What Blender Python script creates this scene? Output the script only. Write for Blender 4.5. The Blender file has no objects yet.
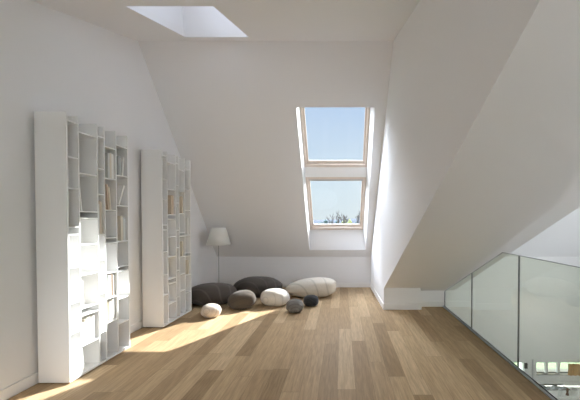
import bpy, bmesh, math, random
from mathutils import Vector, Matrix, noise

S = bpy.context.scene
COL = S.collection
random.seed(4)

# ------------------------------------------------------------------ helpers
def link(name, bm, mat=None, parent=None, smooth=False, bevel=0.0, loc=None):
    me = bpy.data.meshes.new(name)
    bmesh.ops.recalc_face_normals(bm, faces=bm.faces)
    bm.to_mesh(me); bm.free()
    if mat:
        for m in (mat if isinstance(mat, (list, tuple)) else [mat]):
            me.materials.append(m)
    if smooth:
        for p in me.polygons:
            p.use_smooth = True
    o = bpy.data.objects.new(name, me)
    COL.objects.link(o)
    if parent:
        o.parent = parent
    if loc:
        o.location = loc
    if bevel:
        b = o.modifiers.new('bevel', 'BEVEL'); b.width = bevel; b.segments = 2; b.limit_method = 'ANGLE'
    return o

def hexa(bm, pts, mi=0):
    """box from 8 points: 0-3 one face, 4-7 the opposite face in the same order"""
    v = [bm.verts.new(p) for p in pts]
    for f in ((0,1,2,3),(4,5,6,7),(0,1,5,4),(1,2,6,5),(2,3,7,6),(3,0,4,7)):
        fc = bm.faces.new([v[i] for i in f]); fc.material_index = mi

def box(bm, x0, x1, y0, y1, z0, z1, mi=0):
    hexa(bm, [(x0,y0,z0),(x1,y0,z0),(x1,y1,z0),(x0,y1,z0),(x0,y0,z1),(x1,y0,z1),(x1,y1,z1),(x0,y1,z1)], mi)

def prism(bm, poly, x0, x1):
    """YZ profile extruded along X; x0 / x1 a number or one number per profile point"""
    n = len(poly)
    a = x0 if isinstance(x0, (list, tuple)) else [x0]*n
    b = x1 if isinstance(x1, (list, tuple)) else [x1]*n
    va = [bm.verts.new((a[i], p[0], p[1])) for i, p in enumerate(poly)]
    vb = [bm.verts.new((b[i], p[0], p[1])) for i, p in enumerate(poly)]
    bm.faces.new(va); bm.faces.new(vb)
    for i in range(n):
        j = (i+1) % n
        bm.faces.new([va[i], va[j], vb[j], vb[i]])

def lathe(bm, prof, n=40, cx=0, cy=0, close=False):
    rings = []
    for r, z in prof:
        rings.append([bm.verts.new((cx+max(r,1e-4)*math.cos(2*math.pi*i/n), cy+max(r,1e-4)*math.sin(2*math.pi*i/n), z)) for i in range(n)])
    for a, b in zip(rings, rings[1:]):
        for i in range(n):
            bm.faces.new([a[i], a[(i+1)%n], b[(i+1)%n], b[i]])
    if close:
        a, b = rings[-1], rings[0]
        for i in range(n):
            bm.faces.new([a[i], a[(i+1)%n], b[(i+1)%n], b[i]])
    else:
        bm.faces.new(rings[0]); bm.faces.new(rings[-1])

def tube(bm, p, q, r0, r1, n=5):
    p = Vector(p); q = Vector(q); d = (q-p).normalized()
    u = d.orthogonal().normalized(); w = d.cross(u)
    A = [bm.verts.new(p + r0*(math.cos(2*math.pi*i/n)*u + math.sin(2*math.pi*i/n)*w)) for i in range(n)]
    B = [bm.verts.new(q + r1*(math.cos(2*math.pi*i/n)*u + math.sin(2*math.pi*i/n)*w)) for i in range(n)]
    for i in range(n):
        bm.faces.new([A[i], A[(i+1)%n], B[(i+1)%n], B[i]])
    bm.faces.new(A); bm.faces.new(B)

def empty(name, loc=(0,0,0), rz=0.0):
    o = bpy.data.objects.new(name, None); COL.objects.link(o)
    o.location = loc; o.rotation_euler = (0,0,rz); o.empty_display_size = 0.1
    return o

def tag(o, label, cat, group=None, kind=None):
    o['label'] = label; o['category'] = cat
    if group: o['group'] = group
    if kind: o['kind'] = kind
    return o

def struct(o):
    o['kind'] = 'structure'
    return o

def copy_tree(o, parent=None):
    c = o.copy(); COL.objects.link(c)
    c.parent = parent
    for ch in list(o.children):
        copy_tree(ch, c)
    return c

# ---------------------------------------------------------------- materials
def mat(name, col, rough=0.6, metal=0.0, spec=0.5, bump=0.0, bscale=40.0, var=0.0, vscale=3.0, emit=None):
    m = bpy.data.materials.new(name); m.use_nodes = True
    nt = m.node_tree; N = nt.nodes; L = nt.links
    b = N['Principled BSDF']
    b.inputs['Roughness'].default_value = rough
    b.inputs['Metallic'].default_value = metal
    b.inputs['Specular IOR Level'].default_value = spec
    b.inputs['Base Color'].default_value = (*col, 1)
    tc = N.new('ShaderNodeTexCoord')
    if var:
        nz = N.new('ShaderNodeTexNoise'); nz.inputs['Scale'].default_value = vscale; nz.inputs['Detail'].default_value = 4
        L.new(tc.outputs['Object'], nz.inputs['Vector'])
        mr = N.new('ShaderNodeMapRange'); mr.inputs['To Min'].default_value = 1-var; mr.inputs['To Max'].default_value = 1+var
        L.new(nz.outputs['Fac'], mr.inputs['Value'])
        mx = N.new('ShaderNodeVectorMath'); mx.operation = 'SCALE'
        mx.inputs[0].default_value = col
        L.new(mr.outputs['Result'], mx.inputs['Scale'])
        L.new(mx.outputs['Vector'], b.inputs['Base Color'])
    if bump:
        nz = N.new('ShaderNodeTexNoise'); nz.inputs['Scale'].default_value = bscale; nz.inputs['Detail'].default_value = 5
        L.new(tc.outputs['Object'], nz.inputs['Vector'])
        bp = N.new('ShaderNodeBump'); bp.inputs['Strength'].default_value = bump; bp.inputs['Distance'].default_value = 0.01
        L.new(nz.outputs['Fac'], bp.inputs['Height']); L.new(bp.outputs['Normal'], b.inputs['Normal'])
    return m

def pane_mat(name, tint, gloss=1.0):
    m = bpy.data.materials.new(name); m.use_nodes = True
    nt = m.node_tree; N = nt.nodes; L = nt.links
    N.remove(N['Principled BSDF'])
    out = N['Material Output']
    tr = N.new('ShaderNodeBsdfTransparent'); tr.inputs['Color'].default_value = (*tint, 1)
    gl = N.new('ShaderNodeBsdfGlossy'); gl.inputs['Roughness'].default_value = 0.0; gl.inputs['Color'].default_value = (gloss,gloss,gloss,1)
    fr = N.new('ShaderNodeFresnel'); fr.inputs['IOR'].default_value = 1.45
    # on back faces the node would see glass -> air; use the facing term there instead through a constant IOR
    mx = N.new('ShaderNodeMixShader')
    lw = N.new('ShaderNodeLayerWeight'); lw.inputs['Blend'].default_value = 0.5
    pw = N.new('ShaderNodeMath'); pw.operation = 'POWER'; pw.inputs[1].default_value = 5
    L.new(lw.outputs['Facing'], pw.inputs[0])
    ma = N.new('ShaderNodeMath'); ma.operation = 'MULTIPLY_ADD'; ma.inputs[1].default_value = 0.9; ma.inputs[2].default_value = 0.035
    L.new(pw.outputs[0], ma.inputs[0]); N.remove(fr)
    L.new(ma.outputs[0], mx.inputs['Fac'])
    L.new(tr.outputs[0], mx.inputs[1]); L.new(gl.outputs[0], mx.inputs[2])
    L.new(mx.outputs[0], out.inputs['Surface'])
    return m

M = {}
M['wall']   = mat('white_wall_paint', (0.812,0.810,0.818), 0.75, spec=0.25, bump=0.04, bscale=120, var=0.012, vscale=1.2)
M['ceil']   = mat('white_ceiling_paint', (0.812,0.810,0.818), 0.75, spec=0.25, bump=0.04, bscale=120, var=0.012, vscale=1.2)
M['trim']   = mat('white_trim_paint', (0.84,0.835,0.83), 0.4, bump=0.01)
M['lining'] = mat('white_lining', (0.86,0.86,0.86), 0.5)
M['lacquer']= mat('white_lacquer', (0.83,0.83,0.825), 0.42, bump=0.01, bscale=60)
M['pine']   = mat('pale_pine', (0.70,0.61,0.54), 0.45, var=0.08, vscale=9)
M['grey']   = mat('grey_aluminium', (0.55,0.56,0.57), 0.35, metal=0.8)
M['alu']    = mat('brushed_aluminium', (0.62,0.68,0.74), 0.3, metal=0.9)
M['seal']   = mat('dark_gasket', (0.02,0.024,0.024), 0.7)
M['shade']  = mat('white_lamp_fabric', (0.80,0.80,0.76), 0.9, bump=0.1, bscale=250)
M['chrome'] = mat('dark_steel', (0.30,0.30,0.30), 0.35, metal=0.9)
M['paper']  = mat('book_pages', (0.72,0.69,0.62), 0.9, bump=0.1, bscale=300)
M['grass']  = mat('grass', (0.095,0.13,0.065), 0.95, var=0.35, vscale=0.5)
M['bark']   = mat('dark_bark', (0.07,0.065,0.07), 0.95)
M['hedge']  = mat('distant_evergreen', (0.05,0.085,0.09), 0.95, var=0.4, vscale=1.0)
M['olive']  = mat('olive_foliage', (0.19,0.21,0.09), 0.95, var=0.4, vscale=1.0)
M['hill']   = mat('distant_hill', (0.028,0.040,0.060), 1.0, var=0.2, vscale=0.02)
M['brown']  = mat('brown_wood', (0.20,0.12,0.07), 0.5, var=0.15, vscale=12)
M['tan']    = mat('tan_curtain_fabric', (0.55,0.36,0.18), 0.9, bump=0.1, bscale=80)
M['dark']   = mat('dark_stone', (0.06,0.065,0.06), 0.3)
M['lowfloor'] = mat('light_screed', (0.62,0.61,0.58), 0.5, var=0.05, vscale=1.5)
M['bounce_pale'] = mat('pale_bounce_ground', (0.40,0.40,0.39), 0.8, var=0.1, vscale=1.0)
M['sill'] = mat('grey_stone_sill', (0.11,0.11,0.10), 0.9, spec=0.1)
M['pane']   = pane_mat('window_glass', (0.97,0.985,0.98))
M['dimming_pane'] = pane_mat('dimming_skylight_glass', (0.53,0.545,0.56))  # tint added to dim the daylight in the skylight shaft
M['rail']   = pane_mat('railing_glass', (0.915,0.938,0.885))

def oak():
    m = bpy.data.materials.new('oak_floor_boards'); m.use_nodes = True
    nt = m.node_tree; N = nt.nodes; L = nt.links
    b = N['Principled BSDF']
    def math_(op, a, c=None, d=None):
        n = N.new('ShaderNodeMath'); n.operation = op
        for k, v in enumerate((a, c, d)):
            if v is None: continue
            if isinstance(v, (int, float)): n.inputs[k].default_value = v
            else: L.new(v, n.inputs[k])
        return n.outputs[0]
    tc = N.new('ShaderNodeTexCoord'); sp = N.new('ShaderNodeSeparateXYZ'); L.new(tc.outputs['Object'], sp.inputs[0])
    x = math_('DIVIDE', math_('ADD', sp.outputs['X'], 50.02), 0.142)
    i = math_('FLOOR', x); fx = math_('FRACT', x)
    wn = N.new('ShaderNodeTexWhiteNoise'); wn.noise_dimensions = '1D'; L.new(i, wn.inputs['W'])
    y = math_('ADD', math_('DIVIDE', math_('ADD', sp.outputs['Y'], 30), 1.55), math_('MULTIPLY', wn.outputs['Value'], 7.3))
    j = math_('FLOOR', y); fy = math_('FRACT', y)
    cb = N.new('ShaderNodeCombineXYZ'); L.new(i, cb.inputs[0]); L.new(j, cb.inputs[1])
    w2 = N.new('ShaderNodeTexWhiteNoise'); w2.noise_dimensions = '3D'; L.new(cb.outputs[0], w2.inputs['Vector'])
    ramp = N.new('ShaderNodeValToRGB'); L.new(w2.outputs['Value'], ramp.inputs[0])
    e = ramp.color_ramp.elements
    e[0].position = 0; e[0].color = (0.339,0.234,0.134,1)
    e[1].position = 1; e[1].color = (0.591,0.438,0.272,1)
    for pz, c in ((0.2,(0.409,0.287,0.168,1)),(0.5,(0.459,0.326,0.193,1)),(0.8,(0.516,0.374,0.226,1))):
        q = ramp.color_ramp.elements.new(pz); q.color = c
    # grain: stretched noise, shifted per board
    off = N.new('ShaderNodeVectorMath'); off.operation = 'SCALE'; off.inputs['Scale'].default_value = 37.0
    L.new(w2.outputs['Color'], off.inputs[0])
    vm = N.new('ShaderNodeVectorMath'); vm.operation = 'ADD'; L.new(tc.outputs['Object'], vm.inputs[0]); L.new(off.outputs[0], vm.inputs[1])
    mp = N.new('ShaderNodeMapping'); mp.inputs['Scale'].default_value = (38, 2.0, 1); L.new(vm.outputs[0], mp.inputs[0])
    n1 = N.new('ShaderNodeTexNoise'); n1.inputs['Scale'].default_value = 2.2; n1.inputs['Detail'].default_value = 6; n1.inputs['Roughness'].default_value = 0.6
    n1.inputs['Distortion'].default_value = 0.45
    L.new(mp.outputs[0], n1.inputs['Vector'])
    mp2 = N.new('ShaderNodeMapping'); mp2.inputs['Scale'].default_value = (5.5, 1.1, 1); L.new(vm.outputs[0], mp2.inputs[0])
    wv = N.new('ShaderNodeTexWave'); wv.wave_type = 'RINGS'; wv.rings_direction = 'Z'; wv.inputs['Scale'].default_value = 0.9; wv.inputs['Distortion'].default_value = 9
    wv.inputs['Detail'].default_value = 3; wv.inputs['Detail Scale'].default_value = 1.2
    L.new(mp2.outputs[0], wv.inputs['Vector'])
    g = math_('ADD', math_('MULTIPLY', n1.outputs['Fac'], 0.78), math_('MULTIPLY', wv.outputs['Fac'], 0.07))
    mr = N.new('ShaderNodeMapRange'); mr.inputs['From Min'].default_value = 0.2; mr.inputs['From Max'].default_value = 0.65
    mr.inputs['To Min'].default_value = 0.70; mr.inputs['To Max'].default_value = 1.22; L.new(g, mr.inputs['Value'])
    # joints
    ex = math_('MINIMUM', fx, math_('SUBTRACT', 1.0, fx)); ey = math_('MINIMUM', fy, math_('SUBTRACT', 1.0, fy))
    jx = math_('LESS_THAN', ex, 0.007); jy = math_('LESS_THAN', ey, 0.0012)
    jj = math_('MAXIMUM', jx, jy)
    dk = math_('SUBTRACT', 1.0, math_('MULTIPLY', jj, 0.42))
    tot = math_('MULTIPLY', mr.outputs['Result'], dk)
    sc = N.new('ShaderNodeVectorMath'); sc.operation = 'SCALE'; L.new(ramp.outputs['Color'], sc.inputs[0]); L.new(tot, sc.inputs['Scale'])
    L.new(sc.outputs[0], b.inputs['Base Color'])
    mr2 = N.new('ShaderNodeMapRange'); mr2.inputs['To Min'].default_value = 0.36; mr2.inputs['To Max'].default_value = 0.52; L.new(n1.outputs['Fac'], mr2.inputs['Value'])
    L.new(mr2.outputs['Result'], b.inputs['Roughness'])
    b.inputs['Specular IOR Level'].default_value = 0.05
    bp = N.new('ShaderNodeBump'); bp.inputs['Strength'].default_value = 0.25; bp.inputs['Distance'].default_value = 0.004
    L.new(tot, bp.inputs['Height']); L.new(bp.outputs['Normal'], b.inputs['Normal'])
    return m
M['oak'] = oak()

def felt(name, col, line, centre, scale=9.0):
    """wool felt with thin rings of another shade running round one point of the cushion"""
    m = bpy.data.materials.new(name); m.use_nodes = True
    nt = m.node_tree; N = nt.nodes; L = nt.links
    b = N['Principled BSDF']; b.inputs['Roughness'].default_value = 0.95; b.inputs['Specular IOR Level'].default_value = 0.1
    b.inputs['Sheen Weight'].default_value = 0.15
    tc = N.new('ShaderNodeTexCoord')
    mp = N.new('ShaderNodeMapping'); mp.inputs['Location'].default_value = centre; L.new(tc.outputs['Object'], mp.inputs[0])
    wv = N.new('ShaderNodeTexWave'); wv.wave_type = 'RINGS'; wv.rings_direction = 'SPHERICAL'; wv.inputs['Scale'].default_value = scale
    wv.inputs['Distortion'].default_value = 3.0; wv.inputs['Detail'].default_value = 1.0; wv.inputs['Detail Scale'].default_value = 0.8
    L.new(mp.outputs[0], wv.inputs['Vector'])
    rp = N.new('ShaderNodeValToRGB'); L.new(wv.outputs['Fac'], rp.inputs[0])
    rp.color_ramp.elements[0].position = 0.90; rp.color_ramp.elements[0].color = (*col, 1)
    rp.color_ramp.elements[1].position = 1.0; rp.color_ramp.elements[1].color = (*line, 1)
    nz = N.new('ShaderNodeTexNoise'); nz.inputs['Scale'].default_value = 90; nz.inputs['Detail'].default_value = 4; L.new(tc.outputs['Object'], nz.inputs['Vector'])
    mr = N.new('ShaderNodeMapRange'); mr.inputs['To Min'].default_value = 0.85; mr.inputs['To Max'].default_value = 1.15; L.new(nz.outputs['Fac'], mr.inputs['Value'])
    sc = N.new('ShaderNodeVectorMath'); sc.operation = 'SCALE'; L.new(rp.outputs['Color'], sc.inputs[0]); L.new(mr.outputs['Result'], sc.inputs['Scale'])
    L.new(sc.outputs[0], b.inputs['Base Color'])
    bp = N.new('ShaderNodeBump'); bp.inputs['Strength'].default_value = 0.35; bp.inputs['Distance'].default_value = 0.004
    L.new(nz.outputs['Fac'], bp.inputs['Height']); L.new(bp.outputs['Normal'], b.inputs['Normal'])
    return m

# ------------------------------------------------------------ house envelope
XL, XR = -2.45, 5.40           # inner faces of the left and right walls
YB, YR = 6.96, -3.0            # back wall (far) and rear wall (behind the camera)
LOW = -2.80                    # floor level of the storey below
U = Vector((-0.6786, 0.7345)); NN = Vector((0.7345, 0.6786))   # up the roof slope / out of it
BASE = Vector((6.96, 0.60))
def P(s, t):
    v = BASE + U*s + NN*t
    return (v.x, v.y)
R_IN = (4.318, 3.46); R_OUT = (4.42, 3.97)
T_OUT = 0.30
WX0, WX1 = -0.625, 0.45        # roof-window opening, room side
OX0, OX1 = -0.607, 0.402       # the same at the window frames

# main roof slope with the opening for the two stacked roof windows
bm = bmesh.new()
full = [R_IN, (7.30, 0.232), (7.52, 0.436), R_OUT]
ta = 1.0/ (T_OUT/0.25)
def wx(inner, outer): return inner + (outer-inner)*1.2
ys = P(0.194, 0); sill = (6.83, 0.744)
sill_out = (6.83, 0.744 + T_OUT*1.4737)
top_in = P(3.06, 0); top_out = P(3.06, T_OUT)
# left and right fields: a core block plus a wedge so that the reveal tapers to the window frame
bot_out = P(-0.5, T_OUT)
for side, xin, xo, xend in (('l', WX0, wx(WX0, OX0), -2.75), ('r', WX1, wx(WX1, OX1), 5.70)):
    prism(bm, full, xend, xin)
    zi = [(6.83, 0.744), top_in, top_out, sill_out]
    v = [(xin, *sill), (xin, *top_in), (xin, *top_out), (xin, *sill_out), (xo, *top_out), (xo, *sill_out)]
    vv = [bm.verts.new(q) for q in v]
    for f in ((0,1,2,3), (0,1,4,5), (1,2,4), (0,5,3), (2,3,5,4)):
        bm.faces.new([vv[k] for k in f])
prism(bm, [sill, (7.30,0.232), (7.52,0.436), sill_out], WX0, WX1)
prism(bm, [R_IN, top_in, top_out, R_OUT], WX0, WX1)
struct(link('ceiling_slope', bm, M['ceil']))

# gentle slope over the room, with the skylight shaft
n2 = Vector((-0.2759, 0.9612)) * 0.42
def Q(y, t=0):                              # on the gentle slope
    z = 3.46 - 0.287*(4.318-y)
    return (y + n2.x*t, z + n2.y*t)
bm = bmesh.new()
y0, y1 = 2.984, 4.107
prism(bm, [Q(2.2), R_IN, R_OUT, Q(2.2,1)], -2.75, -1.79)
prism(bm, [Q(2.2), R_IN, R_OUT, Q(2.2,1)], -1.065, 5.70)
prism(bm, [Q(2.2), Q(y0), Q(y0,1), Q(2.2,1)], -1.79, -1.065)
prism(bm, [Q(y1), R_IN, R_OUT, Q(y1,1)], -1.79, -1.065)
struct(link('ceiling', bm, M['ceil']))
bm = bmesh.new()
zf = Q(2.2)[1]
prism(bm, [(-3.3, zf), Q(2.2), Q(2.2,1), (-3.3, zf+0.42)], -2.75, 5.70)
struct(link('ceiling_rear', bm, M['ceil']))

def roof_z(y):
    if y < 2.2: return zf
    if y < 4.318: return 3.46 - 0.287*(4.318-y)
    return 3.46 - 1.0825*(y-4.318)
def gable(bm, ya, yb, z0, x0, x1):
    ks = [y for y in (2.2, 4.318) if ya < y < yb]
    top = [(y, roof_z(y)+0.08) for y in [ya]+ks+[yb]]
    prism(bm, [(yb, z0), (ya, z0)] + top, x0, x1)
bm = bmesh.new(); gable(bm, -3.2, 7.2, LOW-0.2, -2.75, XL); struct(link('wall_left', bm, M['wall']))
bm = bmesh.new()
gable(bm, -3.2, 2.2, LOW-0.2, XR, 5.7); gable(bm, 5.6, 7.2, LOW-0.2, XR, 5.7); gable(bm, 2.2, 5.6, 1.60, XR, 5.7)
box(bm, XR, 5.7, 2.2, 5.6, LOW-0.2, -0.60)
struct(link('wall_right', bm, M['wall']))

# back wall: knee wall above, window band of the storey below
WZ0, WZ1 = -1.73, -1.486
bm = bmesh.new()
box(bm, -2.75, 5.7, YB, 7.2, WZ1, 0.60)
box(bm, -2.75, 5.7, YB, 7.2, LOW-0.2, WZ0)
for a, b_ in ((-2.75, 3.12), (3.60, 3.83), (5.15, 5.7)):
    box(bm, a, b_, YB, 7.2, WZ0, WZ1)
struct(link('wall_back', bm, M['wall']))

# rear wall, behind the camera, with unseen windows added as fill light
bm = bmesh.new()
def rear_wall(bm):
    xs = [(-2.75,-1.1),(0.45,0.75),(1.75,4.1),(5.05,5.7)]
    for a, b_ in xs: box(bm, a, b_, -3.2, YR, LOW-0.2, 2.95)
    for a, b_ in ((-1.1,0.45),):
        box(bm, a, b_, -3.2, YR, LOW-0.2, 0.25); box(bm, a, b_, -3.2, YR, 2.65, 2.95)
    box(bm, 0.75, 1.75, -3.2, YR, LOW-0.2, 0.25); box(bm, 0.75, 1.75, -3.2, YR, 2.65, 2.95)
    box(bm, 4.1, 5.05, -3.2, YR, LOW-0.2, LOW+0.05); box(bm, 4.1, 5.05, -3.2, YR, 2.65, 2.95)
rear_wall(bm)
struct(link('wall_rear', bm, M['wall']))

# the boxed-in slope between the room and the stair void
XA, XA2 = 0.563, 0.616         # room-side face, at the back wall and at its front end
XB = 1.72
def slope_z(y): return 0.318 + 0.404*(5.2-y)
YT = 5.2 - (zf-0.318)/0.404
def up(y): return roof_z(y)+0.03
bm = bmesh.new()
# front block carrying the box face (Y 5.2), up to X = 1.154
polyA = [(YT, zf+0.03), (5.2, slope_z(5.2)), (5.2, 0.0), (6.99, 0.0), (6.99, 0.6), (4.318, up(4.318)), (2.2, up(2.2))]
def xa(y): return XA2 + (XA-XA2)*max(0,(y-5.2))/(6.96-5.2)
prism(bm, polyA, [xa(p[0]) for p in polyA], 1.154)
polyB = [(YT, zf+0.03), (5.38, slope_z(5.38)), (5.38, 0.0), (6.99, 0.0), (6.99, 0.6), (4.318, up(4.318)), (2.2, up(2.2))]
prism(bm, polyB, 1.154, 1.52)
lift = [0.0, 0.028, 0, 0, 0, 0, 0]
v0 = polyB
va = [bm.verts.new((1.52, *p)) for p in polyB]
vb = [bm.verts.new((XB, p[0], p[1] + (0.012 if k < 2 else 0))) for k, p in enumerate(polyB)]
bm.faces.new(va); bm.faces.new(vb)
for k in range(7):
    j = (k+1) % 7; bm.faces.new([va[k], va[j], vb[j], vb[k]])
struct(link('wall_inner', bm, M['wall']))

# upper floor slab and lower floor
bm = bmesh.new(); box(bm, XL-0.02, 1.562, -3.02, 7.0, -0.30, 0.0)
for f in bm.faces: f.material_index = 0 if f.calc_center_median().z > -0.01 else 1
struct(link('floor', bm, [M['oak'], M['wall']]))
bm = bmesh.new(); box(bm, -2.75, 5.7, -3.2, 7.2, LOW-0.2, LOW)
struct(link('floor_lower', bm, M['lowfloor']))

# baseboards
def bb(name, pts):
    """pts: quads of (x0,y0,x1,y1,nx,ny)"""
    bm = bmesh.new()
    for x0_, y0_, x1_, y1_, nx, ny in pts:
        t = 0.013; h = 0.088
        a = (x0_, y0_); b_ = (x1_, y1_)
        c = (x1_+nx*t, y1_+ny*t); d = (x0_+nx*t, y0_+ny*t)
        hexa(bm, [(*a,0.0),(*b_,0.0),(*c,0.0),(*d,0.0),(*a,h),(*b_,h),(*c,h-0.002),(*d,h-0.002)])
    return struct(link(name, bm, M['trim'], bevel=0.002))
bb('baseboard_left', [(XL, -3.0, XL, YB, 1, 0)])
bb('baseboard_back', [(XL, YB, XA, YB, 0, -1)])
bb('baseboard_inner', [(XA, YB, XA2, 5.2, -1, 0), (XA2-0.013, 5.2, 1.154, 5.2, 0, -1), (1.154, 5.38, 1.154, 5.187, 1, 0), (1.154, 5.38, 1.535, 5.38, 0, -1)])

# ------------------------------------------------------------ roof windows
def sbox(bm, s0, s1, x0, x1, t0, t1):
    pts = []
    for x in (x0, x1):
        for s, t in ((s0,t0),(s1,t0),(s1,t1),(s0,t1)):
            pts.append((x, *P(s, t)))
    hexa(bm, pts)
def ring(bm, s0, s1, x0, x1, t0, t1, ws, wb, wt):
    sbox(bm, s0, s1, x0, x0+ws, t0, t1); sbox(bm, s0, s1, x1-ws, x1, t0, t1)
    sbox(bm, s0, s0+wb, x0+ws, x1-ws, t0, t1); sbox(bm, s1-wt, s1, x0+ws, x1-ws, t0, t1)
for k, (s0, s1) in enumerate(((1.926, 3.10), (0.508, 1.735))):
    e = struct(empty('window_%d' % (k+1), (0, 0, 0)))
    a, b_ = OX0, OX1
    bm = bmesh.new(); ring(bm, s0, s1, a-0.005, b_+0.005, 0.235, 0.32, 0.034, 0.05, 0.05)
    link('frame', bm, M['pine'], e, bevel=0.003)
    bm = bmesh.new(); ring(bm, s0+0.05, s1-0.05, a+0.031, b_-0.031, 0.280, 0.302, 0.034, 0.048 if k else 0.048, 0.05)
    link('sash', bm, M['pine'], e, bevel=0.004)
    bm = bmesh.new(); sbox(bm, s0+0.08, s1-0.08, a+0.05, b_-0.05, 0.288, 0.294)
    link('pane', bm, M['pane'], e)
    bm = bmesh.new(); sbox(bm, s1-0.085, s1-0.052, a+0.05, b_-0.05, 0.240, 0.268)
    link('ventilation_bar', bm, M['grey'], e, bevel=0.004)
bm = bmesh.new()
sbox(bm, 1.733, 1.928, OX0-0.02, OX1+0.02, 0.232, 0.34)
struct(link('trim_1', bm, M['lining'], bevel=0.004))

# skylight in the gentle slope
e = struct(empty('window_3', (0,0,0)))
def qbox(bm, ya, yb, x0, x1, t0, t1):
    pts = []
    for x in (x0, x1):
        for y, t in ((ya,t0),(yb,t0),(yb,t1),(ya,t1)):
            pts.append((x, *Q(y, t)))
    hexa(bm, pts)
bm = bmesh.new()
for a, b_, c, d in ((-1.80,-1.75,2.97,4.12),(-1.105,-1.055,2.97,4.12),(-1.75,-1.105,2.97,3.03),(-1.75,-1.105,4.06,4.12)):
    qbox(bm, c, d, a, b_, 1.0, 1.2)
link('frame', bm, M['trim'], e)
bm = bmesh.new(); qbox(bm, 3.02, 4.07, -1.76, -1.10, 1.1, 1.115); link('pane', bm, M['dimming_pane'], e)

# windows of the storey below (back wall); unseen right and rear ones added for fill
def upright_window(name, x0, x1, y0, y1, z0, z1, axis, mull, fr, darksill=False, m=None, w=0.045):
    e = struct(empty(name, (0,0,0))); m = m or M['trim']
    bm = bmesh.new()
    def bx(a0, a1, zz0, zz1, d0=0.0, d1=1.0):
        if axis == 'x': box(bm, a0, a1, y0+(y1-y0)*d0, y0+(y1-y0)*d1, zz0, zz1)
        else: box(bm, x0+(x1-x0)*d0, x0+(x1-x0)*d1, a0, a1, zz0, zz1)
    A0, A1 = (x0, x1) if axis == 'x' else (y0, y1)
    bx(A0, A0+fr, z0, z1); bx(A1-fr, A1, z0, z1)
    bx(A0+fr, A1-fr, z1-fr, z1); bx(A0+fr, A1-fr, z0, z0+fr)
    for q in mull: bx(q-w/2, q+w/2, z0+fr, z1-fr)
    link('frame', bm, m, e, bevel=0.002)
    bm = bmesh.new()
    if axis == 'x':
        ym = (y0+y1)/2; box(bm, A0+fr*0.5, A1-fr*0.5, ym, ym+0.006, z0+fr*0.5, z1-fr*0.5)
    else:
        xm = (x0+x1)/2; box(bm, xm, xm+0.006, A0+fr*0.5, A1-fr*0.5, z0+fr*0.5, z1-fr*0.5)
    link('pane', bm, M['pane'], e)
    return e
w4 = upright_window('window_4', 3.83, 5.15, 7.0, 7.06, WZ0, WZ1, 'x', [4.06, 4.30], 0.012, w=0.05)
bm = bmesh.new(); box(bm, 3.83, 5.15, 6.94, 7.23, WZ0+0.0005, WZ0+0.012); link('sill', bm, M['sill'], w4)
w5 = upright_window('window_5', 3.12, 3.60, 7.0, 7.06, WZ0, WZ1, 'x', [], 0.012)
bm = bmesh.new(); box(bm, 3.585, 3.645, 6.93, 6.958, -1.60, -1.49); link('handle', bm, M['dark'], w5, bevel=0.004)
bm = bmesh.new(); box(bm, 3.74, 3.765, 6.945, 6.958, LOW, -1.42); struct(link('trim_2', bm, M['grey']))
upright_window('window_6', 5.50, 5.56, 2.2, 5.6, -0.60, 1.60, 'y', [3.33, 4.47], 0.06)  # unseen, added to brighten the stair void
upright_window('window_7', -1.1, 0.45, -3.13, -3.07, 0.25, 2.65, 'x', [-0.325], 0.06)  # this and the next two are unseen, added to light the room
upright_window('window_8', 0.75, 1.75, -3.13, -3.07, 0.25, 2.65, 'x', [], 0.06)
upright_window('window_9', 4.1, 5.05, -3.13, -3.07, LOW+0.05, 2.65, 'x', [], 0.06)

# ------------------------------------------------------------ glass railing
GX = 1.552
rail = tag(empty('glass_railing', (GX, 3.3, 0)), 'frameless clear glass railing with sloping far end along the edge of the oak floor', 'railing')
def rel(o): o.matrix_parent_inverse = Matrix.Translation(-Vector((GX,3.3,0))); return o
edges = [5.355, 4.238, 3.112, 1.986, 0.86, -0.266, -1.392, -2.95]
def gz(y): return min(0.995, 0.243 + (0.995-0.243)/(5.345-3.43)*(5.345-y))
for a, b_ in zip(edges, edges[1:]):
    ya, yb = b_+0.0035, a-0.0035
    prof = [(ya, 0.004), (yb, 0.004), (yb, gz(yb))]
    if ya < 3.43 < yb: prof.append((3.43, 0.995))
    prof.append((ya, gz(ya)))
    bm = bmesh.new(); prism(bm, prof, GX-0.006, GX+0.006)
    rel(link('glass_panel', bm, M['rail'], rail))
    # polished top edge strip
    bm = bmesh.new()
    tp = [p for p in prof if p[1] > 0.1]
    for p, q in zip(tp, tp[1:]):
        hexa(bm, [(GX-0.0065,p[0],p[1]),(GX+0.0065,p[0],p[1]),(GX+0.0065,q[0],q[1]),(GX-0.0065,q[0],q[1]),
                  (GX-0.0065,p[0],p[1]+0.004),(GX+0.0065,p[0],p[1]+0.004),(GX+0.0065,q[0],q[1]+0.004),(GX-0.0065,q[0],q[1]+0.004)])
    o = rel(link('top_edge', bm, M['chrome'], rail)); o['label'] = 'darker cut edge of the glass'
for y in edges[:-1]:
    bm = bmesh.new(); box(bm, GX-0.007, GX+0.007, y-0.003, y+0.003, 0.004, gz(y)-0.002)
    rel(link('joint_seal', bm, M['seal'], rail))
bm = bmesh.new()
box(bm, GX-0.027, GX-0.009, -2.98, 5.375, 0.0005, 0.014)
rel(link('base_channel', bm, M['alu'], rail))
bm = bmesh.new(); box(bm, GX-0.0085, GX-0.0062, -2.98, 5.375, 0.0005, 0.022)
rel(link('gasket', bm, M['seal'], rail))

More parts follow.
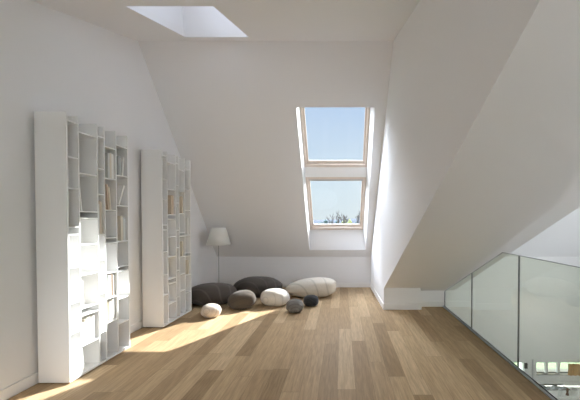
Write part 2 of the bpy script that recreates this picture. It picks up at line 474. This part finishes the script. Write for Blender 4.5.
# ------------------------------------------------------------ bookcases
DEP, WID, HGT = 0.250, 0.813, 2.16
TH = 0.012
BZ = 0.012
fr = [0.0, 0.133, 0.358, 0.452, 0.620, 0.813]
cols = {
 1: [2.095, 1.81, 1.562, 1.25, 1.19, 0.922, 0.636, 0.39],
 2: [2.035, 1.697, 1.379, 1.324, 1.10, 0.845, 0.566, 0.505, 0.253],
 3: [2.056, 1.768, 1.538, 1.178, 0.946, 0.645, 0.292],
 4: [1.983, 1.694, 1.40, 1.141, 1.095, 0.814, 0.58, 0.355],
 5: [2.03, 1.742, 1.449, 1.10, 0.850, 0.808, 0.54, 0.297],
}
def make_bookcase(loc):
    # local: +X towards the room, Y along the wall
    e = empty('bookcase', loc)
    for y in (0.0, WID-0.016):
        bm = bmesh.new(); box(bm, 0, DEP, y, y+0.016, BZ, HGT); link('side_panel', bm, M['lacquer'], e, bevel=0.0015)
    bm = bmesh.new(); box(bm, 0, 0.008, 0.016, WID-0.016, BZ, HGT); link('back_panel', bm, M['lacquer'], e)
    bm = bmesh.new(); box(bm, 0.008, DEP, 0.016, WID-0.016, BZ, BZ+0.016); link('bottom_panel', bm, M['lacquer'], e)
    bm = bmesh.new(); box(bm, 0.02, DEP-0.035, 0.03, WID-0.03, 0.0, BZ); link('plinth', bm, M['seal'], e)
    for k in range(1, 5):
        bm = bmesh.new(); box(bm, 0.008, DEP-0.001, fr[k]-TH/2, fr[k]+TH/2, BZ+0.016, HGT-0.001)
        link('divider', bm, M['lacquer'], e, bevel=0.001)
    for k in range(1, 6):
        a = fr[k-1] + (TH/2 if k > 1 else 0.016); b_ = fr[k] - (TH/2 if k < 5 else 0.016)
        for z in cols[k]:
            bm = bmesh.new(); box(bm, 0.008, DEP-0.003, a, b_, z-0.005, z+0.005)
            link('shelf', bm, M['lacquer'], e, bevel=0.001)
    return e
C1 = (XL+0.034, 2.808, 0.0); C2 = (XL+0.034, 4.292, 0.0)
case1 = make_bookcase(C1)
tag(case1, 'tall white open bookcase standing nearest the camera, lower half in sunlight', 'bookcase', 'white bookcases along the left wall')
case2 = copy_tree(case1); case2.location = C2
tag(case2, 'tall white open bookcase further back, beside the dark floor cushion and lamp', 'bookcase', 'white bookcases along the left wall')

# books ------------------------------------------------------------------
BC = {}
def cover(c):
    if c not in BC:
        BC[c] = mat('book_cover_%s' % c, {'white':(0.80,0.79,0.76),'cream':(0.70,0.64,0.53),'grey':(0.40,0.41,0.40),'tan':(0.60,0.47,0.35),
            'brown':(0.25,0.18,0.13),'beige':(0.66,0.56,0.44),'pale':(0.62,0.63,0.61)}[c], 0.55)
    return BC[c]
def book(case, col, zb, pos, th, h, c, label, lean=0.0, depth=0.18, side='far', group=None, off=0.0):
    """pos: distance of the book's foot from the far (or near) divider of its compartment"""
    cx, cy, _ = case
    a = fr[col-1] + (TH/2 if col > 1 else 0.016); b_ = fr[col] - (TH/2 if col < 5 else 0.016)
    L_ = math.radians(lean)            # positive: top tips away from the camera
    y = (b_ - pos - th) if side == 'far' else (a + pos)
    z = zb + 0.0056 + abs(math.sin(L_))*(th if lean > 0 else 0)
    if lean < 0: z = zb + 0.0056
    x1 = cx + DEP - 0.02 - off
    o = empty('book', (x1, cy+y, z)); o.rotation_euler = (-L_, 0, 0)
    if lean < 0:
        o.location.z += 0
    w = 0.0022
    bm = bmesh.new()
    box(bm, -depth, 0, 0, w, 0, h); box(bm, -depth, 0, th-w, th, 0, h); box(bm, -0.003, 0, w, th-w, 0, h)
    link('cover', bm, cover(c), o)
    bm = bmesh.new(); box(bm, -depth+0.004, -0.0032, w, th-w, 0.003, h-0.003)
    link('page_block', bm, M['paper'], o)
    if lean < 0:                        # rests on its near lower edge's opposite corner
        o.location.z += math.sin(-L_)*0 + 0.0
    return tag(o, label, 'book', group)
G1 = 'books in the near bookcase'; G2 = 'books in the far bookcase'
N1 = 'near bookcase'
B = lambda *a, **k: book(C1, *a, group=G1, **k)
B(4,1.694,0.004,0.030,0.235,'white','white book against the far divider, upper shelf of fourth column, near bookcase')
B(4,1.694,0.036,0.022,0.240,'cream','cream book between two pale ones, upper shelf of fourth column, near bookcase')
B(4,1.694,0.060,0.028,0.236,'pale','pale grey book nearest the camera, upper shelf of fourth column, near bookcase')
B(5,1.742,0.075,0.040,0.185,'grey','grey book left of the leaning one, topmost books of last column, near bookcase')
B(5,1.742,0.040,0.018,0.185,'white','white book leaning slightly, topmost books of last column, near bookcase', lean=7)
B(4,1.40,0.070,0.020,0.235,'tan','tan book leaning in fourth column at eye height, near bookcase', lean=-6)
B(4,1.40,0.045,0.018,0.215,'cream','cream book beside a leaning tan one, fourth column, near bookcase', lean=-6)
B(5,1.449,0.100,0.020,0.215,'white','white book tilted steeply across its compartment, last column, near bookcase', lean=24)
B(2,1.379,0.040,0.014,0.300,'white','tall thin white book leaning in the wide second column above a flat slot, near bookcase', lean=-7, side='near')
B(3,1.178,0.004,0.018,0.290,'cream','cream book at the far side of the narrow third column, near bookcase')
B(3,1.178,0.024,0.016,0.300,'beige','tall beige book in the middle of the narrow third column, near bookcase')
B(3,1.178,0.042,0.016,0.270,'pale','pale grey book at front of the narrow third column trio, near bookcase')
B(5,1.10,0.050,0.036,0.245,'cream','thick cream book standing in last column below the steeply tilted one, near bookcase')
B(5,1.10,0.012,0.034,0.225,'pale','pale grey book right of a thick cream one, last column, near bookcase')
B(2,1.10,0.006,0.024,0.175,'white','short white book at left of wide second column under a flat slot, near bookcase', side='near')
B(4,0.58,0.060,0.040,0.205,'pale','pale grey book in lower fourth column beside a brown spine, near bookcase')
B(4,0.58,0.038,0.018,0.215,'brown','brown-spined book in the lower fourth column, near bookcase')
B(4,0.58,0.006,0.024,0.200,'white','white book right of a brown spine, lower fourth column, near bookcase')
B(2,0.566,0.010,0.040,0.225,'white','thick sunlit white book at left of wide second column, near bookcase', side='near')
for k, (pos, th, h, c) in enumerate(((0.030,0.032,0.185,'white'),(0.064,0.026,0.205,'cream'),(0.092,0.034,0.210,'white'),(0.128,0.022,0.195,'pale'),(0.152,0.030,0.208,'white'))):
    B(2,0.253,pos,th,h,c, ('short white book first from left','cream book second from left','tall white book in the middle','thin pale grey book second from right','white book last on the right')[k]+' in the low sunlit row, near bookcase', side='near')
B(4,0.355,0.055,0.030,0.180,'cream','cream book low in the fourth column above the bottom compartment, near bookcase')
B(4,0.355,0.020,0.026,0.190,'white','white book right of a cream one low in the fourth column, near bookcase')
B(2,0.028,0.030,0.022,0.190,'white','white book leaning in the bottom compartment, near bookcase', lean=-6, side='near')
B = lambda *a, **k: book(C2, *a, group=G2, **k)
B(2,1.379,0.020,0.034,0.245,'tan','tan book standing in the wide second column, far bookcase')
B(2,1.379,0.056,0.020,0.235,'beige','beige book in front of a tan one, wide second column, far bookcase')
B(4,1.40,0.010,0.030,0.230,'beige','beige book in the fourth column at eye height, far bookcase')
B(4,0.814,0.015,0.030,0.200,'cream','cream book in the fourth column at lower middle height, far bookcase')
B(3,1.178,0.006,0.024,0.300,'pale','pale grey book in the narrow third column, far bookcase')
B(2,0.845,0.012,0.030,0.200,'white','white book at left of the wide second column, far bookcase', side='near')
B(2,0.566,0.010,0.030,0.220,'cream','cream book low in the wide second column, far bookcase', side='near')
B(5,1.10,0.020,0.030,0.240,'white','white book in the last column under eye height, far bookcase')
B(5,0.54,0.020,0.034,0.200,'cream','cream book in the lower last column, far bookcase')

# ------------------------------------------------------------ stone cushions
def pebble(loc, size, rz, matl, label, seed=0, taper=0.0, flat=0.25, p=2.5, tilt=0.0, lump=0.05):
    bm = bmesh.new(); bmesh.ops.create_icosphere(bm, subdivisions=5, radius=1.0)
    sx, sy, sz = (q/2 for q in size)
    rnd = Vector((seed*3.1, seed*7.7, seed*1.3))
    for v in bm.verts:
        c = v.co.copy()
        k = (abs(c.x)**p + abs(c.y)**p + abs(c.z)**p)**(-1/p)
        c = c*k*0.55 + c*0.45
        c = c*(1 + lump*noise.noise(c*1.3+rnd) + 0.3*lump*noise.noise(c*3.1+rnd))
        f = 1 - taper*(0.5 - 0.5*c.x)          # thinner towards -x
        z = c.z*f
        if z < 0: z *= (1-flat*0.3)
        v.co = Vector((c.x*sx, c.y*sy*(1-0.5*taper*(0.5-0.5*c.x)), (z - (1-f)*0.8)*sz))
    if tilt:
        bmesh.ops.rotate(bm, verts=bm.verts, cent=(0,0,0), matrix=Matrix.Rotation(tilt, 3, 'Y'))
    zs = min(v.co.z for v in bm.verts); zt = max(v.co.z for v in bm.verts)
    fl = zs + (zt-zs)*0.06*flat/0.25
    for v in bm.verts:
        if v.co.z < fl: v.co.z = fl - (fl-v.co.z)*0.12
    zs = min(v.co.z for v in bm.verts)
    for v in bm.verts: v.co.z -= zs
    o = link('pebble_cushion', bm, matl, smooth=True, loc=(loc[0], loc[1], 0.0005))
    o.rotation_euler.z = rz
    return tag(o, label, 'cushion', 'stone-shaped felt cushions on the floor')
dk = (0.082,0.068,0.058)
f_dark = felt('dark_brown_felt', dk, (0.115,0.098,0.086), (0.15,0.25,-0.05), 2.2)
f_dark2 = felt('dark_brown_grey_felt', (0.085,0.073,0.064), (0.115,0.10,0.09), (0.12,0.3,-0.08), 2.2)
f_mid = felt('umber_felt', (0.088,0.071,0.056), (0.07,0.06,0.05), (-0.02,0.15,0.05), 3.5)
f_white = felt('white_wool_felt', (0.66,0.62,0.56), (0.56,0.525,0.47), (0.1,0.2,-0.1), 3)
f_cream = felt('cream_wool_felt', (0.64,0.59,0.51), (0.50,0.46,0.39), (0.34,0.25,0.0), 1.7)
f_cream2 = felt('ivory_wool_felt', (0.60,0.53,0.46), (0.46,0.41,0.35), (0.05,0.1,-0.1), 4)
f_grey = felt('grey_wool_felt', (0.20,0.185,0.17), (0.11,0.10,0.09), (0.0,0.12,-0.03), 7)
f_black = felt('charcoal_wool_felt', (0.030,0.031,0.034), (0.06,0.06,0.065), (0.05,0.1,0.0), 6)
pebble((-2.05,5.60), (0.78,0.62,0.345), 0.10, f_dark, 'large dark brown stone-shaped cushion partly behind the far bookcase, under the lamp', 1, lump=0.04)
pebble((-1.46,6.16), (0.84,0.60,0.365), -0.05, f_dark2, 'large dark brown stone-shaped cushion against the knee wall, behind the two middle ones', 2, lump=0.04)
pebble((-1.49,5.29), (0.41,0.36,0.285), 0.25, f_mid, 'medium brown stone-shaped cushion, half sunlit, left of the white one', 3, tilt=-0.12)
pebble((-1.035,5.49), (0.45,0.36,0.275), -0.15, f_white, 'medium white stone-shaped cushion between the brown and the long cream one', 4, p=2.8)
pebble((-1.775,4.80), (0.265,0.24,0.195), 0.3, f_cream2, 'small ivory stone-shaped cushion alone in front, at the edge of the sun patch', 5)
pebble((-0.535,6.12), (0.88,0.52,0.395), 0.06, f_cream, 'large long cream stone-shaped cushion under the roof windows, thicker at its right end', 6, taper=0.30, p=2.6)
pebble((-0.672,5.05), (0.245,0.23,0.205), 0.2, f_grey, 'small mid-grey ringed stone-shaped cushion in front of the long cream one', 7)
pebble((-0.475,5.44), (0.24,0.22,0.18), 0.0, f_black, 'small charcoal stone-shaped cushion right of the mid-grey one', 8)

# ------------------------------------------------------------ floor lamp
lamp = tag(empty('floor_lamp', (-2.15, 6.2, 0)), 'slim floor lamp with white cone shade in the far left corner under the slope', 'lamp')
bm = bmesh.new(); lathe(bm, [(0.0,0.0),(0.12,0.0),(0.12,0.008),(0.02,0.014),(0.0,0.014)], 40); link('base', bm, M['chrome'], lamp, smooth=False)
bm = bmesh.new(); lathe(bm, [(0.0055,0.012),(0.0055,1.13)], 12); link('pole', bm, M['chrome'], lamp)
bm = bmesh.new(); lathe(bm, [(0.205,0.885),(0.122,1.185),(0.120,1.185),(0.203,0.885)], 56, close=True); link('lamp_shade', bm, M['shade'], lamp, smooth=True)
bm = bmesh.new()
for k in range(3):
    a = 2*math.pi*k/3; tube(bm, (0,0,1.12), (0.119*math.cos(a),0.119*math.sin(a),1.178), 0.002, 0.002, 5)
link('shade_carrier', bm, M['chrome'], lamp)
bm = bmesh.new(); lathe(bm, [(0.0,1.04),(0.018,1.045),(0.03,1.075),(0.02,1.11),(0.014,1.13),(0.0,1.13)], 20); link('bulb', bm, M['lining'], lamp, smooth=True)

# ------------------------------------------------------------ storey below
kc = tag(empty('kitchen_counter', (4.5, 6.62, LOW)), 'white kitchen counter under the lower window, glimpsed through the railing', 'counter')
bm = bmesh.new(); box(bm, -0.75, 0.85, -0.30, 0.33, 0.10, 0.90); link('cabinet', bm, M['lacquer'], kc)
bm = bmesh.new(); box(bm, -0.77, 0.87, -0.32, 0.335, 0.90, 0.94); link('worktop', bm, M['lining'], kc, bevel=0.003)
bm = bmesh.new(); box(bm, -0.72, 0.82, -0.25, 0.33, 0.0, 0.10); link('plinth', bm, M['seal'], kc)
CT = LOW + 0.94
hob = tag(empty('hob', (4.0, 6.70, CT)), 'dark flat cooking hob set on the white counter', 'hob')
bm = bmesh.new(); box(bm, -0.27, 0.27, -0.12, 0.13, 0.0, 0.008); link('glass_top', bm, M['dark'], hob, bevel=0.003)
bm = bmesh.new()
for px, py, r in ((-0.15,0.0,0.06),(0.13,0.02,0.075)):
    lathe(bm, [(r,0.0082),(r,0.0095),(r-0.006,0.0095),(r-0.006,0.0082)], 30, px, py, close=True)
link('cooking_zone', bm, M['grey'], hob)
for x, h, r, mm, lb, nm, ct in ((3.955,0.11,0.03,'lining','white storage jar on the counter, left of the brown mill','storage_jar','jar'),
                            (4.22,0.12,0.05,'lining','wide white storage jar at the right end of the counter, at picture edge','storage_jar','jar')):
    j = tag(empty(nm, (x, 6.40, CT)), lb, ct, 'jars on the kitchen counter')
    bm = bmesh.new(); lathe(bm, [(0.0,0.0),(r,0.0),(r,h*0.8),(r*0.85,h*0.86),(0.0,h*0.86)], 24); link('body', bm, M[mm], j, smooth=False)
    bm = bmesh.new(); lathe(bm, [(0.0,h*0.86),(r*0.9,h*0.86),(r*0.9,h),(0.0,h)], 24); link('lid', bm, M['grey'], j)
pm = tag(empty('pepper_mill', (4.09, 6.40, CT)), 'brown wooden pepper mill on the counter between white jars', 'mill')
bm = bmesh.new(); lathe(bm, [(0,0),(0.026,0),(0.026,0.02),(0.016,0.05),(0.02,0.08),(0.02,0.10),(0,0.10)], 20); link('body', bm, M['brown'], pm, smooth=True)
bm = bmesh.new(); lathe(bm, [(0,0.10),(0.019,0.10),(0.021,0.115),(0.012,0.135),(0,0.14)], 20); link('head', bm, M['brown'], pm, smooth=True)
# tan curtain hanging at the lower window
bm = bmesh.new(); n = 60
pts = [(4.42+0.7*k/n, 6.90+0.018*math.sin(k*0.9)+0.006*math.sin(k*2.3)) for k in range(n+1)]
rows = []
for z in (-1.49, -1.722):
    rows.append([[bm.verts.new((x, y+d, z)) for x, y in pts] for d in (0, 0.003)])
for k in range(n):
    for d in (0,1): bm.faces.new([rows[0][d][k], rows[0][d][k+1], rows[1][d][k+1], rows[1][d][k]])
    for r_ in (0,1): bm.faces.new([rows[r_][0][k], rows[r_][0][k+1], rows[r_][1][k+1], rows[r_][1][k]])
for k in (0,n): bm.faces.new([rows[0][0][k], rows[0][1][k], rows[1][1][k], rows[1][0][k]])
tag(link('curtain', bm, M['tan'], smooth=False), 'tan pleated curtain at the right end of the lower window', 'curtain')

# ------------------------------------------------------------ outdoors
bm = bmesh.new(); box(bm, -400, 400, -300, 500, -3.3, -3.05); struct(link('ground', bm, M['grass']))
bm = bmesh.new(); box(bm, -25, 30, -40, 8.6, -3.2, -3.03); struct(link('bounce_ground', bm, M['bounce_pale']))  # unseen pale ground, added to keep lawn green out of the bounce light
bm = bmesh.new()
prev = None
for k in range(121):
    x = -300 + 5*k
    h = 1.6 + 1.6*noise.noise(Vector((x*0.02,0,0))) + 0.5*noise.noise(Vector((x*0.09,3,0)))
    v = [bm.verts.new(q) for q in ((x,380,-3.1),(x,392,-2.9+h+4.6),(x,430,-2.9+h+4.6),(x,460,-3.1))]
    if prev:
        for a in range(3): bm.faces.new([prev[a], v[a], v[a+1], prev[a+1]])
    prev = v
struct(link('hill', bm, M['hill'], smooth=True))

def tree(x, y, h, spread, label, seed, leafy=False, depth=4):
    r = random.Random(seed)
    e = tag(empty('bare_tree', (x, y, -3.05)), label, 'tree', 'trees seen through the lower roof window')
    tr = bmesh.new(); br = bmesh.new()
    tube(tr, (0,0,0), (0.1,0,h*0.45), 0.22, 0.14, 7)
    def grow(p, d, L_, rad, n):
        q = p + d*L_
        tube(br, p, q, rad, rad*0.65, 4)
        if n == 0: return
        for k in range(3 if n > 1 else 4):
            dd = (d + Vector((r.uniform(-1,1)*spread, r.uniform(-1,1)*spread, r.uniform(-0.15,0.5)))*0.75).normalized()
            grow(p + d*L_*r.uniform(0.55,1.0), dd, L_*r.uniform(0.6,0.85), max(0.018, rad*0.6), n-1)
    for k in range(4):
        d = Vector((r.uniform(-1,1)*spread, r.uniform(-1,1)*spread, 1.0)).normalized()
        grow(Vector((0.1,0,h*(0.36+0.03*k))), d, h*0.2, 0.10, depth-1)
    # scale the crown to the wanted height
    m = max(v.co.z for v in br.verts)
    for v in br.verts: v.co.z = h*0.36 + (v.co.z-h*0.36)*(h*0.64)/(m-h*0.36)
    link('trunk', tr, M['bark'], e); link('branches', br, M['bark'], e)
    return e
tree(2.95, 70, 6.6, 1.0, 'dark bare tree at the right edge of the lower roof window', 5)
tree(-1.35, 70, 6.6, 0.8, 'bare tree left of centre in the lower roof window', 8)
tree(0.25, 78, 6.2, 0.8, 'smaller faint bare tree in the middle of the lower roof window', 12)
def bush(x, y, w, h, m, label, seed, nm='distant_bush'):
    e = tag(empty(nm, (x, y, -3.05)), label, 'bush', 'bushes on the horizon')
    r = random.Random(seed); bm = bmesh.new()
    for k in range(int(70)):
        a = r.uniform(0, 2*math.pi); q = math.sqrt(r.random()); zz = r.random()
        R = (1-zz**2)**0.5*0.95
        c = Vector((math.cos(a)*q*w/2*R, math.sin(a)*q*w/2*R, 0.3 + zz*(h-0.7)))
        b2 = bmesh.ops.create_icosphere(bm, subdivisions=1, radius=r.uniform(0.25,0.5))
        for v in b2['verts']: v.co = v.co*(1+0.3*r.uniform(-1,1)) + c
    link('foliage', bm, m, e)
    bm = bmesh.new(); tube(bm, (0,0,0), (0,0,h*0.5), 0.12, 0.06, 6); link('stem', bm, M['bark'], e)
names = ['at the left edge of the window', 'second from the left', 'third from the left, a little taller', 'in front of the first bare tree', 'right of the middle, olive green', 'near the right bare tree, olive green', 'at the right edge of the window']
for k, (x, w, h, mm) in enumerate(((-5.0,2.2,4.3,'hedge'),(-3.9,2.4,4.7,'hedge'),(-2.7,2.0,4.5,'hedge'),(-1.3,2.0,4.5,'hedge'),(0.6,1.9,4.8,'olive'),(2.2,1.8,4.9,'olive'),(4.2,2.6,4.3,'hedge'))):
    bush(x, 82+k*3.2, w, h, M[mm], ('dark bush ' if mm == 'hedge' else 'light bush ') + names[k] + ', low on the horizon', 20+k)

# ------------------------------------------------------------ light
REAR_FILL = (2.6,2.57,2.68)  # fill brightness added to unseen parts of the sky
HIGH_FILL = (6.6,6.9,7.8)
SIDE_FILL = (16.0,17.2,19.8)
W = bpy.data.worlds.new('World'); S.world = W; W.use_nodes = True
nt = W.node_tree; N = nt.nodes; L = nt.links
bg = N['Background']
tc = N.new('ShaderNodeTexCoord'); sp = N.new('ShaderNodeSeparateXYZ'); L.new(tc.outputs['Generated'], sp.inputs[0])
rp = N.new('ShaderNodeValToRGB'); L.new(sp.outputs['Z'], rp.inputs[0])
el = rp.color_ramp.elements
el[0].position = 0.0; el[0].color = (0.518,0.574,0.609,1)
el[1].position = 1.0; el[1].color = (0.294,0.392,0.595,1)
for pz, c in ((0.10,(0.476,0.560,0.630,1)),(0.30,(0.350,0.451,0.609,1)),(0.45,(0.392,0.462,0.581,1)),):
    q = el.new(pz); q.color = c
# added brightness low in the unseen rear sky, to fill the room
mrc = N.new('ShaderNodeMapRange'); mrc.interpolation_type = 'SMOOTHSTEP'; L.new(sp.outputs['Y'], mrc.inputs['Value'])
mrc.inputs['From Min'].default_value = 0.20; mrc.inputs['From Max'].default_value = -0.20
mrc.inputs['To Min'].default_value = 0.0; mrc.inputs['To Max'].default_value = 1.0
rear_mix = N.new('ShaderNodeMix'); rear_mix.data_type = 'RGBA'; 
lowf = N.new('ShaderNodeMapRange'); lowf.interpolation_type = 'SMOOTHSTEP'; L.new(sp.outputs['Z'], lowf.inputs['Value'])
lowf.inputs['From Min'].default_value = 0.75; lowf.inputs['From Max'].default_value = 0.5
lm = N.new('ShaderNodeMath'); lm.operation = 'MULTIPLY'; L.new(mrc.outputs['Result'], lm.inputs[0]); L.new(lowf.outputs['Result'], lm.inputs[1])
L.new(lm.outputs[0], rear_mix.inputs['Factor'])
# fill glow added high on the sun's side, above the visible sky
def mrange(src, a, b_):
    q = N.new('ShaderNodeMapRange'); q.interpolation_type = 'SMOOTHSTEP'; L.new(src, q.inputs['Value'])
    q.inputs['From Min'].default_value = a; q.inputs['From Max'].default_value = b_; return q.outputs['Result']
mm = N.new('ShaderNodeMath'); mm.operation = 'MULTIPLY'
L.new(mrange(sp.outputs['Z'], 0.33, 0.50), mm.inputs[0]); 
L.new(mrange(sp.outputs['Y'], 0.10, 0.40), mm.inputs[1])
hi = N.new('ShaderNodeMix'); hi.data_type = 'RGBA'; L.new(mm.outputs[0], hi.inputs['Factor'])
L.new(rp.outputs[0], hi.inputs['A']); hi.inputs['B'].default_value = (*HIGH_FILL, 1)
L.new(hi.outputs['Result'], rear_mix.inputs['A']); rear_mix.inputs['B'].default_value = (*REAR_FILL, 1)
# strong unseen fill band added half way up the sky on the left
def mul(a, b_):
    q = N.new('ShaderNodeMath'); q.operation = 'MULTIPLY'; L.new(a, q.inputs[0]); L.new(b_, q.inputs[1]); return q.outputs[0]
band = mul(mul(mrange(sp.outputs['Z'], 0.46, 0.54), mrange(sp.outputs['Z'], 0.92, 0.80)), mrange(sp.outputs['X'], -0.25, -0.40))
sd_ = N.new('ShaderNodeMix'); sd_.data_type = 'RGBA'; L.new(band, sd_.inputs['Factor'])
L.new(rear_mix.outputs['Result'], sd_.inputs['A']); sd_.inputs['B'].default_value = (*SIDE_FILL, 1)
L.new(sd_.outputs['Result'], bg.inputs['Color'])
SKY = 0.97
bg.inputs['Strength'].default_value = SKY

sd = bpy.data.lights.new('sun', 'SUN'); sd.energy = 10.5; sd.angle = math.radians(0.6); sd.color = (1.0,0.985,0.97)
so = bpy.data.objects.new('sun', sd); COL.objects.link(so)
dvec = Vector((-1.035,-1.275,-1.0)).normalized()
so.rotation_euler = dvec.to_track_quat('-Z', 'Y').to_euler(); so.location = (8,12,10)

# ------------------------------------------------------------ camera
cd = bpy.data.cameras.new('camera'); cam = bpy.data.objects.new('camera', cd); COL.objects.link(cam)
cd.sensor_width = 36; cd.sensor_fit = 'HORIZONTAL'; cd.lens = 356/580*36
pitch = math.radians(1.13)
cam.location = (0,0,1.3); cam.rotation_euler = (math.pi/2 - pitch, 0, 0)
cd.shift_x = -(342-290)/580
cd.shift_y = (221 + 356*math.tan(pitch) - 200)/580
cd.clip_start = 0.05; cd.clip_end = 2000
S.camera = cam

S.view_settings.view_transform = 'Standard'; S.view_settings.look = 'None'
S.view_settings.exposure = 0.70; S.view_settings.gamma = 1.0; S.view_settings.use_curve_mapping = False
S.cycles.max_bounces = 16; S.cycles.diffuse_bounces = 12; S.cycles.glossy_bounces = 4
S.cycles.transparent_max_bounces = 24
S.cycles.use_denoising = True
S.cycles.sample_clamp_indirect = 8
S.cycles.caustics_reflective = False; S.cycles.caustics_refractive = False
